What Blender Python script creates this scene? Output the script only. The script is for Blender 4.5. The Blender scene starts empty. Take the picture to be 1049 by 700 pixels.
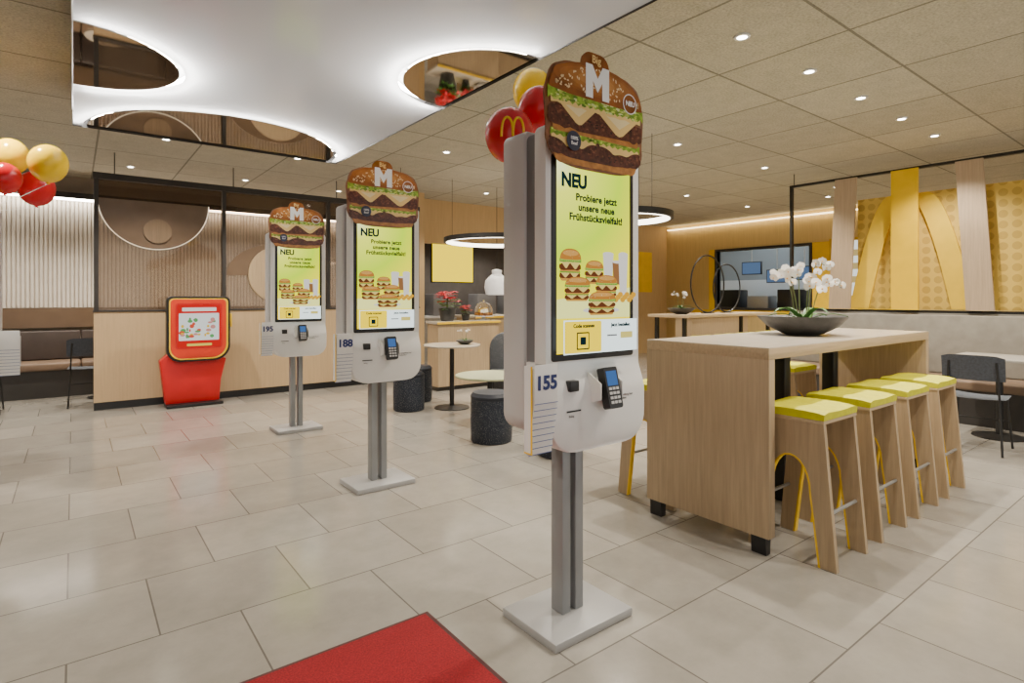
import bpy, bmesh, math, random
from mathutils import Vector, Matrix
random.seed(7)
SC=bpy.context.scene
COL=SC.collection
PI=math.pi
LK=2.6   # downlight power factor

# ------------------------------------------------------------ materials
def newmat(name):
    m=bpy.data.materials.new(name); m.use_nodes=True
    return m, m.node_tree, m.node_tree.nodes['Principled BSDF']
def M(name,col,rough=.5,metal=0,es=0,var=0.0,vs=6,bump=0,trans=0,alpha=1,spec=.5):
    m,nt,b=newmat(name)
    b.inputs['Base Color'].default_value=(*col,1)
    b.inputs['Roughness'].default_value=rough
    b.inputs['Metallic'].default_value=metal
    b.inputs['Transmission Weight'].default_value=trans
    b.inputs['Specular IOR Level'].default_value=spec
    if es:
        b.inputs['Emission Color'].default_value=(*col,1)
        b.inputs['Emission Strength'].default_value=es
    tc=nt.nodes.new('ShaderNodeTexCoord')
    no=nt.nodes.new('ShaderNodeTexNoise'); no.inputs['Scale'].default_value=vs
    nt.links.new(tc.outputs['Object'],no.inputs['Vector'])
    if var:
        r=nt.nodes.new('ShaderNodeValToRGB')
        r.color_ramp.elements[0].position=.3; r.color_ramp.elements[1].position=.7
        r.color_ramp.elements[0].color=(*[c*(1-var) for c in col],1)
        r.color_ramp.elements[1].color=(*[min(1,c*(1+var)) for c in col],1)
        nt.links.new(no.outputs['Fac'],r.inputs['Fac']); nt.links.new(r.outputs['Color'],b.inputs['Base Color'])
    if bump:
        bp=nt.nodes.new('ShaderNodeBump'); bp.inputs['Strength'].default_value=bump
        nt.links.new(no.outputs['Fac'],bp.inputs['Height']); nt.links.new(bp.outputs['Normal'],b.inputs['Normal'])
    return m
def E(name,col,s=1.0):
    m=bpy.data.materials.new(name); m.use_nodes=True; nt=m.node_tree
    nt.nodes.clear()
    o=nt.nodes.new('ShaderNodeOutputMaterial'); e=nt.nodes.new('ShaderNodeEmission')
    e.inputs['Color'].default_value=(*col,1); e.inputs['Strength'].default_value=s
    nt.links.new(e.outputs[0],o.inputs[0]); return m
def wood(name,col,axis='z',rough=.45,contrast=.22):
    m,nt,b=newmat(name); b.inputs['Roughness'].default_value=rough
    tc=nt.nodes.new('ShaderNodeTexCoord'); mp=nt.nodes.new('ShaderNodeMapping')
    s={'x':(1.2,26,26),'y':(26,1.2,26),'z':(26,26,1.2)}[axis]
    mp.inputs['Scale'].default_value=s
    no=nt.nodes.new('ShaderNodeTexNoise'); no.inputs['Scale'].default_value=2.2; no.inputs['Detail'].default_value=6; no.inputs['Roughness'].default_value=.65
    r=nt.nodes.new('ShaderNodeValToRGB')
    r.color_ramp.elements[0].position=.25; r.color_ramp.elements[1].position=.75
    r.color_ramp.elements[0].color=(*[c*(1-contrast) for c in col],1)
    r.color_ramp.elements[1].color=(*[min(1,c*(1+contrast*.8)) for c in col],1)
    nt.links.new(tc.outputs['Object'],mp.inputs['Vector']); nt.links.new(mp.outputs[0],no.inputs['Vector'])
    nt.links.new(no.outputs['Fac'],r.inputs['Fac']); nt.links.new(r.outputs['Color'],b.inputs['Base Color'])
    return m
def speckle(name,base,dot,scale=60,th=.25,rough=.6):
    m,nt,b=newmat(name); b.inputs['Roughness'].default_value=rough
    tc=nt.nodes.new('ShaderNodeTexCoord'); v=nt.nodes.new('ShaderNodeTexVoronoi'); v.inputs['Scale'].default_value=scale
    r=nt.nodes.new('ShaderNodeValToRGB'); r.color_ramp.interpolation='CONSTANT'
    r.color_ramp.elements[0].color=(*dot,1); r.color_ramp.elements[1].color=(*base,1); r.color_ramp.elements[1].position=th
    nt.links.new(tc.outputs['Object'],v.inputs['Vector']); nt.links.new(v.outputs['Distance'],r.inputs['Fac'])
    nt.links.new(r.outputs['Color'],b.inputs['Base Color']); return m
def tilemat(name,c1,c2,mort,w,h,off,loc,msize,rough=.4,noise=.12,bump=.15,ns=5,fine=0):
    m,nt,b=newmat(name); b.inputs['Roughness'].default_value=rough
    tc=nt.nodes.new('ShaderNodeTexCoord'); mp=nt.nodes.new('ShaderNodeMapping'); mp.inputs['Location'].default_value=loc
    br=nt.nodes.new('ShaderNodeTexBrick'); br.offset=off; br.inputs['Scale'].default_value=1
    br.inputs['Brick Width'].default_value=w; br.inputs['Row Height'].default_value=h
    br.inputs['Mortar Size'].default_value=msize; br.inputs['Mortar Smooth'].default_value=.1; br.inputs['Bias'].default_value=0
    br.inputs['Color1'].default_value=(*c1,1); br.inputs['Color2'].default_value=(*c2,1); br.inputs['Mortar'].default_value=(*mort,1)
    nt.links.new(tc.outputs['Object'],mp.inputs['Vector']); nt.links.new(mp.outputs[0],br.inputs['Vector'])
    def mulnoise(src,scale,amt,detail=8):
        no=nt.nodes.new('ShaderNodeTexNoise'); no.inputs['Scale'].default_value=scale; no.inputs['Detail'].default_value=detail; no.inputs['Roughness'].default_value=.7
        nt.links.new(tc.outputs['Object'],no.inputs['Vector'])
        mr=nt.nodes.new('ShaderNodeMapRange'); mr.inputs['From Min'].default_value=.3; mr.inputs['From Max'].default_value=.7
        mr.inputs['To Min'].default_value=1-amt; mr.inputs['To Max'].default_value=1+amt
        nt.links.new(no.outputs['Fac'],mr.inputs['Value'])
        mx=nt.nodes.new('ShaderNodeMix'); mx.data_type='RGBA'; mx.blend_type='MULTIPLY'; mx.inputs['Factor'].default_value=1
        nt.links.new(src,mx.inputs['A']); nt.links.new(mr.outputs[0],mx.inputs['B'])
        return mx.outputs['Result']
    c=mulnoise(br.outputs['Color'],ns,noise)
    if fine: c=mulnoise(c,fine,.26,3)
    nt.links.new(c,b.inputs['Base Color'])
    bp=nt.nodes.new('ShaderNodeBump'); bp.inputs['Strength'].default_value=bump; bp.inputs['Distance'].default_value=.004; bp.invert=True
    nt.links.new(br.outputs['Fac'],bp.inputs['Height']); nt.links.new(bp.outputs['Normal'],b.inputs['Normal'])
    return m

m_floor=tilemat('floor_tile',(.265,.247,.216),(.320,.300,.264),(.13,.12,.105),.58,.56,.5,(.02,3.0,0),.0035,rough=.15,noise=.10)
m_ceil=tilemat('ceiling_tile',(.49,.46,.37),(.43,.40,.32),(.21,.195,.155),.94,.94,0,(.73,.30,0),.010,rough=.9,noise=.10,ns=7,fine=60)
m_white=M('white_plastic',(.78,.78,.77),.35,var=.02)
m_shell=M('pale_grey_plastic',(.56,.56,.56),.4,var=.03)
m_gap=M('mid_grey_plastic',(.18,.18,.19),.5,var=.05)
m_steel=M('brushed_steel',(.42,.43,.44),.35,.75,var=.06,vs=30)
m_plate=M('silver_painted_plate',(.36,.36,.36),.4,.15,var=.04)
m_pole=M('grey_painted_metal',(.26,.27,.28),.4,.3,var=.05)
m_black=M('black_plastic',(.012,.012,.013),.3,var=.05)
m_blackm=M('black_metal',(.02,.02,.02),.45,.3,var=.1)
m_dark=M('dark_frame',(.030,.027,.025),.5,var=.1)
m_oakz=wood('oak_vertical',(.43,.315,.19),'z')
m_oakx=wood('oak_horizontal',(.50,.37,.22),'x')
m_oakpale=wood('pale_oak_slat',(.50,.38,.26),'z',contrast=.18)
m_oakdark=wood('dark_oak_disc',(.22,.15,.09),'z')
m_oakwall=wood('oak_wall',(.60,.42,.21),'z',contrast=.12)
m_oakgold=wood('golden_oak_wall',(.64,.47,.20),'z',contrast=.12)
m_top=wood('pale_laminate',(.48,.425,.345),'x',rough=.25,contrast=.12)
m_cushion=M('lime_upholstery',(.60,.58,.003),.6,var=.08,bump=.05,vs=30)
m_yellow=M('yellow_paint',(.88,.56,.003),.5,var=.05)
m_yellowl=M('light_yellow_paint',(.86,.58,.035),.5,var=.05)
m_yellowd=M('amber_paint',(.70,.43,.02),.5,var=.05)
m_red=M('red_paint',(.60,.008,.010),.35,var=.05)
m_redor=M('red_orange_paint',(.74,.04,.01),.35,var=.05)
m_carpet=M('red_carpet',(.24,.003,.008),.95,var=.4,vs=160,bump=.5)
m_edge=M('mat_rubber_edge',(.07,.02,.02),.8,var=.1)
m_mirror=M('tinted_mirror',(.42,.38,.32),.03,1.0)
m_brown=M('brown_panel',(.15,.098,.06),.35,var=.08)
m_taupe=M('taupe_wall',(.36,.31,.26),.8,var=.06)
m_beige=M('beige_wall',(.42,.36,.29),.8,var=.05)
m_slat=M('white_slat',(.74,.69,.62),.6,var=.04)
m_conc=M('grey_concrete_panel',(.31,.29,.255),.8,var=.12,vs=5)
m_benchback=M('grey_beige_upholstery',(.30,.28,.24),.85,var=.10,vs=9)
m_benchseat=M('brown_leather',(.20,.135,.09),.5,var=.1)
m_benchdark=M('dark_leather',(.06,.045,.04),.5,var=.1)
m_speck=speckle('navy_terrazzo',(.012,.018,.032),(.34,.34,.34),120,.20)
m_speckg=speckle('grey_speckled',(.06,.065,.075),(.36,.36,.36),90,.2)
m_sage=M('sage_tabletop',(.42,.44,.26),.5,var=.05)
m_pot=M('dark_stone_pot',(.05,.05,.05),.45,var=.25,vs=20)
m_petal=M('white_petal',(.85,.82,.78),.5,var=.04)
m_pcore=M('flower_core',(.75,.45,.15),.5,var=.1)
m_green=M('leaf_green',(.06,.16,.03),.4,var=.2)
m_stem=M('stem_green',(.12,.15,.05),.6,var=.2)
m_poins=M('poinsettia_red',(.55,.01,.02),.5,var=.15)
m_blue=M('navy_print',(.01,.025,.14),.5)
m_cardedge=M('blue_card_edge',(.10,.15,.34),.5)
m_navy=M('navy_dark',(.015,.02,.05),.3)
m_ltext=M('white_print',(.85,.85,.85),.5)
m_greyp=M('grey_print',(.2,.2,.2),.5)
m_bal_r=M('red_latex',(.60,.006,.015),.18,var=.03)
m_bal_y=M('yellow_latex',(.92,.60,.002),.18,var=.02)
m_glass=M('clear_glass',(.95,.97,.97),.03,trans=1.0)
e_led=E('led_strip',(1,.97,.92),85)
e_spot=E('downlight_glow',(1,.93,.8),24)
e_warm=E('warm_strip',(1,.75,.4),6)
e_screen=E('screen_lime',(.72,.80,.012),1.7)
e_screeny=E('screen_yellow',(1.0,.72,.0),1.6)
e_screenw=E('screen_white',(.85,.97,.95),1.7)
e_navy=E('screen_navy',(.006,.025,.03),1.0)
e_grey=E('screen_grey',(.3,.3,.3),.8)
nt=e_screen.node_tree; em=[n for n in nt.nodes if n.type=='EMISSION'][0]
tc=nt.nodes.new('ShaderNodeTexCoord'); vm=nt.nodes.new('ShaderNodeVectorMath'); vm.operation='DISTANCE'; vm.inputs[1].default_value=(-.213,-.184,1.825)
r=nt.nodes.new('ShaderNodeValToRGB'); cr=r.color_ramp
cr.elements[0].position=0; cr.elements[0].color=(.93,.97,.50,1); cr.elements[1].position=.75; cr.elements[1].color=(.95,.70,.0,1)
e1=cr.elements.new(.12); e1.color=(.82,.88,.08,1); e2=cr.elements.new(.34); e2.color=(.52,.74,.005,1); e3=cr.elements.new(.52); e3.color=(.90,.78,.002,1)
nt.links.new(tc.outputs['Object'],vm.inputs[0]); nt.links.new(vm.outputs['Value'],r.inputs[0]); nt.links.new(r.outputs[0],em.inputs['Color'])
m_panel,nt,b=newmat('luminous_white_panel')
b.inputs['Base Color'].default_value=(.58,.58,.62,1); b.inputs['Roughness'].default_value=.12
b.inputs['Specular IOR Level'].default_value=1.0
b.inputs['Emission Color'].default_value=(.93,.95,1,1); b.inputs['Emission Strength'].default_value=.08
tr=nt.nodes.new('ShaderNodeBsdfTranslucent'); tr.inputs['Color'].default_value=(.9,.9,.9,1)
mx=nt.nodes.new('ShaderNodeMixShader'); mx.inputs[0].default_value=.38
out=nt.nodes['Material Output']
nt.links.new(b.outputs[0],mx.inputs[1]); nt.links.new(tr.outputs[0],mx.inputs[2]); nt.links.new(mx.outputs[0],out.inputs[0])
m_smoke=bpy.data.materials.new('smoked_bronze_glass'); m_smoke.use_nodes=True; nt=m_smoke.node_tree; nt.nodes.clear()
o=nt.nodes.new('ShaderNodeOutputMaterial'); a=nt.nodes.new('ShaderNodeBsdfTransparent'); a.inputs[0].default_value=(.68,.62,.56,1)
g=nt.nodes.new('ShaderNodeBsdfGlossy'); g.inputs[0].default_value=(.8,.7,.6,1); g.inputs['Roughness'].default_value=.05
d=nt.nodes.new('ShaderNodeBsdfDiffuse'); d.inputs[0].default_value=(.26,.20,.15,1)
mx=nt.nodes.new('ShaderNodeMixShader'); mx.inputs[0].default_value=.08; m2=nt.nodes.new('ShaderNodeMixShader'); m2.inputs[0].default_value=.14
nt.links.new(a.outputs[0],mx.inputs[1]); nt.links.new(g.outputs[0],mx.inputs[2]); nt.links.new(mx.outputs[0],m2.inputs[1]); nt.links.new(d.outputs[0],m2.inputs[2]); nt.links.new(m2.outputs[0],o.inputs[0])
m_dots,nt,b=newmat('tan_circle_panel'); b.inputs['Roughness'].default_value=.5
tc=nt.nodes.new('ShaderNodeTexCoord'); mp=nt.nodes.new('ShaderNodeMapping'); mp.inputs['Scale'].default_value=(0,8.5,8.5)
v=nt.nodes.new('ShaderNodeTexVoronoi'); v.inputs['Randomness'].default_value=0; v.inputs['Scale'].default_value=1
r=nt.nodes.new('ShaderNodeValToRGB'); r.color_ramp.interpolation='CONSTANT'
r.color_ramp.elements[0].color=(.56,.37,.07,1); r.color_ramp.elements[1].color=(.74,.52,.10,1); r.color_ramp.elements[1].position=.36
nt.links.new(tc.outputs['Object'],mp.inputs[0]); nt.links.new(mp.outputs[0],v.inputs['Vector']); nt.links.new(v.outputs['Distance'],r.inputs[0]); nt.links.new(r.outputs[0],b.inputs['Base Color'])

# ------------------------------------------------------------ helpers
def link(o): COL.objects.link(o); return o
def root(name,loc,label,cat,group=None,rz=0):
    o=bpy.data.objects.new(name,None); o.location=loc; o.rotation_euler=(0,0,rz); o.empty_display_size=.1
    o['label']=label; o['category']=cat
    if group: o['group']=group
    return link(o)
def fin(name,bm,mats,parent=None,smooth=False,loc=(0,0,0),rot=(0,0,0),fix=True):
    if fix: bmesh.ops.recalc_face_normals(bm,faces=bm.faces)
    me=bpy.data.meshes.new(name); bm.to_mesh(me); bm.free()
    if not isinstance(mats,(list,tuple)): mats=[mats]
    for m in mats: me.materials.append(m)
    if smooth:
        me.polygons.foreach_set('use_smooth',[True]*len(me.polygons))
    o=bpy.data.objects.new(name,me); o.location=loc; o.rotation_euler=rot
    if parent: o.parent=parent
    link(o)
    if smooth:
        try: me.set_sharp_from_angle(angle=math.radians(40))
        except Exception: pass
    return o
def bevel(bm,w,seg=2,ang=.6):
    es=[e for e in bm.edges if len(e.link_faces)==2 and e.calc_face_angle(0)>ang]
    if es and w>0: bmesh.ops.bevel(bm,geom=es,offset=w,segments=seg,affect='EDGES',profile=.5)
def bmbox(bm,a,b,mi=0):
    vs=[bm.verts.new((x,y,z)) for x in (a[0],b[0]) for y in (a[1],b[1]) for z in (a[2],b[2])]
    fs=[(0,1,3,2),(4,6,7,5),(0,4,5,1),(2,3,7,6),(0,2,6,4),(1,5,7,3)]
    r=[]
    for f in fs:
        fc=bm.faces.new([vs[i] for i in f]); fc.material_index=mi; r.append(fc)
    return r
def box(name,a,b,mat,parent=None,bev=0,seg=2,**k):
    bm=bmesh.new(); bmbox(bm,a,b); bmesh.ops.recalc_face_normals(bm,faces=bm.faces)
    if bev: bevel(bm,bev,seg)
    return fin(name,bm,mat,parent,smooth=bool(bev),**k)
def P3(p,t,axis):
    return {'y':(p[0],t,p[1]),'x':(t,p[0],p[1]),'z':(p[0],p[1],t)}[axis]
def bmprism(bm,pts,lo,hi,axis,mi=0):
    A=[bm.verts.new(P3(p,lo,axis)) for p in pts]; B=[bm.verts.new(P3(p,hi,axis)) for p in pts]
    fs=[bm.faces.new(A),bm.faces.new(list(reversed(B)))]
    n=len(pts)
    for i in range(n): fs.append(bm.faces.new([A[i],B[i],B[(i+1)%n],A[(i+1)%n]]))
    for f in fs: f.material_index=mi
def prism(name,pts,lo,hi,axis,mat,parent=None,bev=0,seg=2,smooth=True,**k):
    bm=bmesh.new(); bmprism(bm,pts,lo,hi,axis); bmesh.ops.recalc_face_normals(bm,faces=bm.faces)
    if bev: bevel(bm,bev,seg)
    return fin(name,bm,mat,parent,smooth=smooth,**k)
def rrect(x0,x1,z0,z1,r,n=6):
    if not isinstance(r,(list,tuple)): r=[r]*4   # bl,br,tr,tl
    pts=[]
    for (cx,cz,a0,rr) in ((x0+r[0],z0+r[0],PI,r[0]),(x1-r[1],z0+r[1],1.5*PI,r[1]),(x1-r[2],z1-r[2],0,r[2]),(x0+r[3],z1-r[3],.5*PI,r[3])):
        if rr<1e-5: pts.append((cx,cz)); continue
        for i in range(n+1):
            a=a0+.5*PI*i/n; pts.append((cx+rr*math.cos(a),cz+rr*math.sin(a)))
    return pts
def ell(cx,cz,rx,rz,n=24,a0=0,a1=2*PI,close=True):
    m=n if a1-a0>=2*PI-.001 else n+1
    return [(cx+rx*math.cos(a0+(a1-a0)*i/n),cz+rz*math.sin(a0+(a1-a0)*i/n)) for i in range(m)]
def lathe(name,prof,mat,parent=None,seg=32,c=(0,0,0),smooth=True,wob=0,**k):
    bm=bmesh.new(); rings=[]
    for (r,z) in prof:
        if r<1e-5: rings.append([bm.verts.new((c[0],c[1],c[2]+z))])
        else: rings.append([bm.verts.new((c[0]+r*(1+wob*math.sin(3*2*PI*i/seg))*math.cos(2*PI*i/seg),c[1]+r*math.sin(2*PI*i/seg),c[2]+z)) for i in range(seg)])
    for A,B in zip(rings,rings[1:]):
        for i in range(seg):
            j=(i+1)%seg
            if len(A)==1 and len(B)==1: continue
            if len(A)==1: bm.faces.new([A[0],B[i],B[j]])
            elif len(B)==1: bm.faces.new([A[i],A[j],B[0]])
            else: bm.faces.new([A[i],A[j],B[j],B[i]])
    return fin(name,bm,mat,parent,smooth=smooth,**k)
def bmtube(bm,pts,r,seg=8,closed=False,mi=0,rs=None):
    pts=[Vector(p) for p in pts]; n=len(pts); rings=[]
    up=Vector((0,0,1))
    t0=(pts[1]-pts[0]).normalized()
    if abs(t0.dot(up))>.95: up=Vector((1,0,0))
    nrm=t0.cross(up).normalized()
    for i in range(n):
        if closed: t=(pts[(i+1)%n]-pts[i-1]).normalized()
        else: t=(pts[min(i+1,n-1)]-pts[max(i-1,0)]).normalized()
        nrm=(nrm-t*nrm.dot(t)).normalized(); bn=t.cross(nrm)
        rr=rs[i] if rs else r
        rings.append([bm.verts.new(pts[i]+nrm*rr*math.cos(2*PI*k/seg)+bn*rr*math.sin(2*PI*k/seg)) for k in range(seg)])
    prs=list(zip(rings,rings[1:]))
    if closed: prs.append((rings[-1],rings[0]))
    for A,B in prs:
        for k in range(seg):
            f=bm.faces.new([A[k],A[(k+1)%seg],B[(k+1)%seg],B[k]]); f.material_index=mi
    if not closed:
        bm.faces.new(rings[0]).material_index=mi; bm.faces.new(list(reversed(rings[-1]))).material_index=mi
def tube(name,pts,r,mat,parent=None,seg=8,closed=False,rs=None,**k):
    bm=bmesh.new(); bmtube(bm,pts,r,seg,closed,rs=rs); return fin(name,bm,mat,parent,smooth=True,**k)
def textmesh(s,size,bold=.0,align='LEFT',space=1.0,line=1.0):
    cu=bpy.data.curves.new('lettering','FONT'); cu.body=s; cu.size=size; cu.offset=bold*size; cu.align_x=align; cu.align_y='CENTER'
    cu.extrude=.0006; cu.resolution_u=4; cu.space_character=space; cu.space_line=line
    ob=bpy.data.objects.new('tmp',cu); COL.objects.link(ob)
    dg=bpy.context.evaluated_depsgraph_get(); dg.update()
    me=bpy.data.meshes.new_from_object(ob.evaluated_get(dg))
    bpy.data.objects.remove(ob); me.transform(Matrix.Rotation(PI/2,4,'X')); me.name='lettering'
    return me
def text(name,s,size,loc,mat,parent,bold=0,align='LEFT',rz=0,sx=1,**k):
    me=textmesh(s,size,bold,align,**k); me.transform(Matrix.Diagonal((sx,1,1,1)))
    me.materials.clear(); me.materials.append(mat)
    o=bpy.data.objects.new(name,me); o.location=loc; o.rotation_euler=(0,0,rz)
    if parent: o.parent=parent
    return link(o)
def kids(o): return [c for c in bpy.data.objects if c.parent==o]
def copy_tree(o,loc,rz=None,label=None,skip=()):
    n=o.copy(); n.location=loc
    if rz is not None: n.rotation_euler=(0,0,rz)
    if label: n['label']=label
    COL.objects.link(n)
    for c in kids(o):
        if any(c.name.startswith(s) for s in skip): continue
        cc=c.copy(); cc.parent=n; COL.objects.link(cc)
        for g in kids(c):
            gg=g.copy(); gg.parent=cc; COL.objects.link(gg)
    return n

class Pic:
    """flat printed picture made of layered coloured shapes, facing -Y"""
    def __init__(s,y0,step=.0005): s.bm=bmesh.new(); s.y=y0; s.step=step; s.m=[]
    def add(s,pts,mat,adv=True):
        if mat not in s.m: s.m.append(mat)
        if adv: s.y-=s.step
        f=s.bm.faces.new([s.bm.verts.new((p[0],s.y,p[1])) for p in pts]); f.material_index=s.m.index(mat)
        f.normal_update()
        if f.normal.y>0: f.normal_flip()
    def done(s,name,parent): return fin(name,s.bm,s.m,parent,fix=False)
def wavy(x0,x1,zt,zb,amp,n,seed=0):
    rnd=random.Random(seed); pts=[]
    for i in range(n+1):
        x=x0+(x1-x0)*i/n; pts.append((x,zb+(amp if i%2 else -amp)*rnd.uniform(.4,1.1)))
    for i in range(n,-1,-1):
        x=x0+(x1-x0)*i/n; pts.append((x,zt+amp*rnd.uniform(-.5,.5)))
    return pts
def blob(x0,x1,zb,zt,amp,n,seed=0):
    rnd=random.Random(seed); cx=(x0+x1)/2; cz=(zb+zt)/2; rx=(x1-x0)/2; rz=(zt-zb)/2; pts=[]
    for i in range(n):
        a=2*PI*i/n; k=1+rnd.uniform(-amp,amp)
        pts.append((cx+rx*math.copysign(abs(math.cos(a))**.35,math.cos(a))*(1+rnd.uniform(-.02,.02)),cz+rz*k*math.copysign(abs(math.sin(a))**.5,math.sin(a))))
    return pts
def drip(X,Z,u0,u1,v,depth,n=18):
    pts=[(X(u0),Z(v))]
    for i in range(n+1):
        t=i/n; u=u0+(u1-u0)*t
        d=.35+.65*max(0,math.sin(t*PI))**1.5
        pts.append((X(u),Z(v-depth*d*(1-.25*abs(math.sin(t*9))))))
    pts.append((X(u1),Z(v))); return pts
def burger(p,cx,z0,w,h,mt,seed=1,seeds=26):
    X=lambda u:cx+u*w; Z=lambda v:z0+v*h
    big=seeds>30
    rnd=random.Random(seed+40)
    def dots(n,u0,u1,v0,v1,a,b,ms):
        for i in range(n):
            p.add(ell(X(rnd.uniform(u0,u1)),Z(rnd.uniform(v0,v1)),w*rnd.uniform(*a),h*rnd.uniform(*b),7),mt[ms[i%len(ms)]],adv=(i==0))
    p.add(rrect(X(-.43),X(.43),Z(0),Z(.15),[h*.08,h*.08,h*.03,h*.03]),mt['bun'])
    if big: p.add(rrect(X(-.40),X(.40),Z(.065),Z(.10),h*.015),mt['crown3'])
    p.add(blob(X(-.48),X(.48),Z(.07),Z(.26),.14,46,seed),mt['patty'])
    if big: dots(90,-.45,.45,.10,.24,(.005,.015),(.005,.011),('patty2','patty3','patty2'))
    if big:
        p.add(drip(X,Z,-.46,-.02,.27,.13),mt['cheese']); p.add(drip(X,Z,.02,.46,.27,.11),mt['cheese'])
    else:
        for u in (-.22,.20): p.add([(X(u-.22),Z(.27)),(X(u+.22),Z(.25)),(X(u+.03),Z(.10)),(X(u-.02),Z(.11))],mt['cheese'])
    p.add(wavy(X(-.47),X(.47),Z(.31),Z(.25),h*.014,30,seed+1),mt['lettuce'])
    if big: dots(40,-.45,.45,.26,.30,(.01,.022),(.006,.010),('lettuce2','lettuce3','lettuce2'))
    p.add(rrect(X(-.45),X(.45),Z(.29),Z(.36),h*.03),mt['bun'])
    if big: p.add(rrect(X(-.43),X(.43),Z(.325),Z(.35),h*.01),mt['crown3'])
    p.add(blob(X(-.50),X(.50),Z(.33),Z(.54),.14,46,seed+2),mt['patty'])
    if big: dots(120,-.46,.46,.36,.52,(.005,.015),(.005,.011),('patty2','patty3','patty2'))
    p.add([(X(-.40),Z(.57)),(X(-.02),Z(.56)),(X(-.17),Z(.39)),(X(-.20),Z(.385)),(X(-.23),Z(.40))],mt['cheese'])
    p.add([(X(-.02),Z(.57)),(X(.44),Z(.56)),(X(.27),Z(.38)),(X(.23),Z(.365)),(X(.19),Z(.38))],mt['cheese'])
    if big:
        p.add([(X(-.36),Z(.565)),(X(-.10),Z(.56)),(X(-.20),Z(.46))],mt['cheese2']); p.add([(X(.06),Z(.565)),(X(.38),Z(.56)),(X(.23),Z(.44))],mt['cheese2'])
    p.add(wavy(X(-.47),X(.47),Z(.60),Z(.545),h*.008,16,seed+9),mt['cheese'])
    p.add(wavy(X(-.5),X(.5),Z(.68),Z(.58),h*.018,34,seed+3),mt['lettuce'])
    if big: dots(100,-.47,.47,.575,.675,(.010,.026),(.006,.012),('lettuce2','lettuce3','lettuce2','lettuce4'))
    else: p.add(wavy(X(-.46),X(.46),Z(.68),Z(.62),h*.015,20,seed+4),mt['lettuce2'])
    dome=[(X(-.49),Z(.68)),(X(-.3),Z(.655)),(X(.3),Z(.655)),(X(.49),Z(.68))]+[(X(.49*math.cos(a)**.8 if math.cos(a)>0 else -.49*(-math.cos(a))**.8),Z(.68+.32*math.sin(a))) for a in [PI*i/20 for i in range(1,20)]]
    p.add(dome,mt['crown'])
    if big:
        for q,mm in ((1.0,'crownb'),(.86,'crown2'),(.68,'crown3'),(.45,'crown4')): p.add(ell(X(-.02),Z(.835+.02*(1-q)),.43*w*q,.135*h*q,32),mt[mm])
    else: p.add(ell(X(0),Z(.86),.36*w,.09*h,20),mt['crown2'])
    rnd=random.Random(seed)
    p.y-=p.step
    for i in range(seeds):
        u=rnd.uniform(-.44,.44); vv=.71+rnd.uniform(0,.26)*(1-(u/.48)**2)
        a=rnd.uniform(0,PI); e=ell(0,0,w*.0115,w*.0065,7)
        p.add([(X(u)+x*math.cos(a)-z*math.sin(a),Z(vv)+x*math.sin(a)+z*math.cos(a)) for x,z in e],mt['seed'],adv=False)
BM=dict(bun=M('print_bun',(.42,.18,.045),.2,var=.3,vs=30),patty=M('print_patty',(.085,.024,.014),.2,var=.5,vs=60),patty2=M('print_patty_light',(.18,.06,.03),.2,var=.3,vs=60),patty3=M('print_patty_dark',(.04,.012,.008),.2,var=.3),
    cheese=M('print_cheese',(.82,.58,.22),.2,var=.06),cheese2=M('print_cheese_light',(.86,.70,.38),.2,var=.04),
    lettuce=M('print_lettuce',(.22,.36,.03),.2,var=.4,vs=50),lettuce2=M('print_lettuce_light',(.50,.60,.10),.2,var=.3,vs=50),lettuce3=M('print_lettuce_dark',(.10,.22,.02),.2,var=.3),lettuce4=M('print_lettuce_pale',(.70,.75,.34),.2,var=.1),
    crown=M('print_crown',(.25,.078,.016),.15,var=.3,vs=14),crownb=M('print_crown_b',(.30,.10,.020),.15,var=.25,vs=14),crown2=M('print_crown_mid',(.36,.13,.028),.15,var=.25,vs=14),crown3=M('print_crown_light',(.43,.17,.04),.15,var=.2,vs=14),crown4=M('print_crown_glaze',(.50,.22,.06),.15,var=.2,vs=14),seed=M('print_seed',(.80,.60,.33),.3))
BE=dict(bun=E('lit_bun',(.75,.36,.07)),patty=E('lit_patty',(.16,.05,.02)),cheese=E('lit_cheese',(.95,.72,.2)),lettuce=E('lit_lettuce',(.16,.42,.04)),
    lettuce2=E('lit_lettuce_light',(.45,.62,.1)),crown=E('lit_crown',(.60,.24,.04)),crown2=E('lit_crown_light',(.78,.40,.10)),seed=E('lit_seed',(.95,.8,.5)))
e_cup=E('lit_cup',(.85,.80,.72),1.1); e_coffee=E('lit_coffee',(.35,.16,.06)); e_red=E('lit_red',(.7,.02,.015)); e_org=E('lit_orange',(.9,.45,.03)); e_tab=E('lit_table',(.90,.90,.28),1.5)

# ------------------------------------------------------------ room shell
def S(o): o['kind']='structure'; return o
S(box('floor',(-3.2,-3,-.1),(13,12.5,0),m_floor))
S(box('ceiling',(-3.2,-3,3.05),(13,12.5,3.15),m_ceil))
S(box('wall_back_alcove',(-3.2,10.3,0),(4.6,10.42,3.05),m_taupe))
S(box('wall_left',(-3.3,-3,0),(-3.2,10.42,3.05),m_beige))
S(box('wall_back_header',(4.6,8.8,2.28),(8.7,8.9,3.05),m_oakwall))
S(box('wall_back',(8.7,8.8,0),(11.7,8.9,3.05),m_oakwall))
S(box('wall_alcove_side',(4.5,8.34,0),(4.6,10.42,3.05),m_oakwall))
S(box('wall_kitchen',(4.6,11.0,0),(8.8,11.1,3.05),M('kitchen_wall',(.10,.09,.085),.6,var=.1)))
S(box('wall_kitchen_side',(8.8,8.9,0),(8.9,11.1,3.05),m_oakwall))
HY0,HY1=5.35,7.40
bm=bmesh.new()
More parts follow.
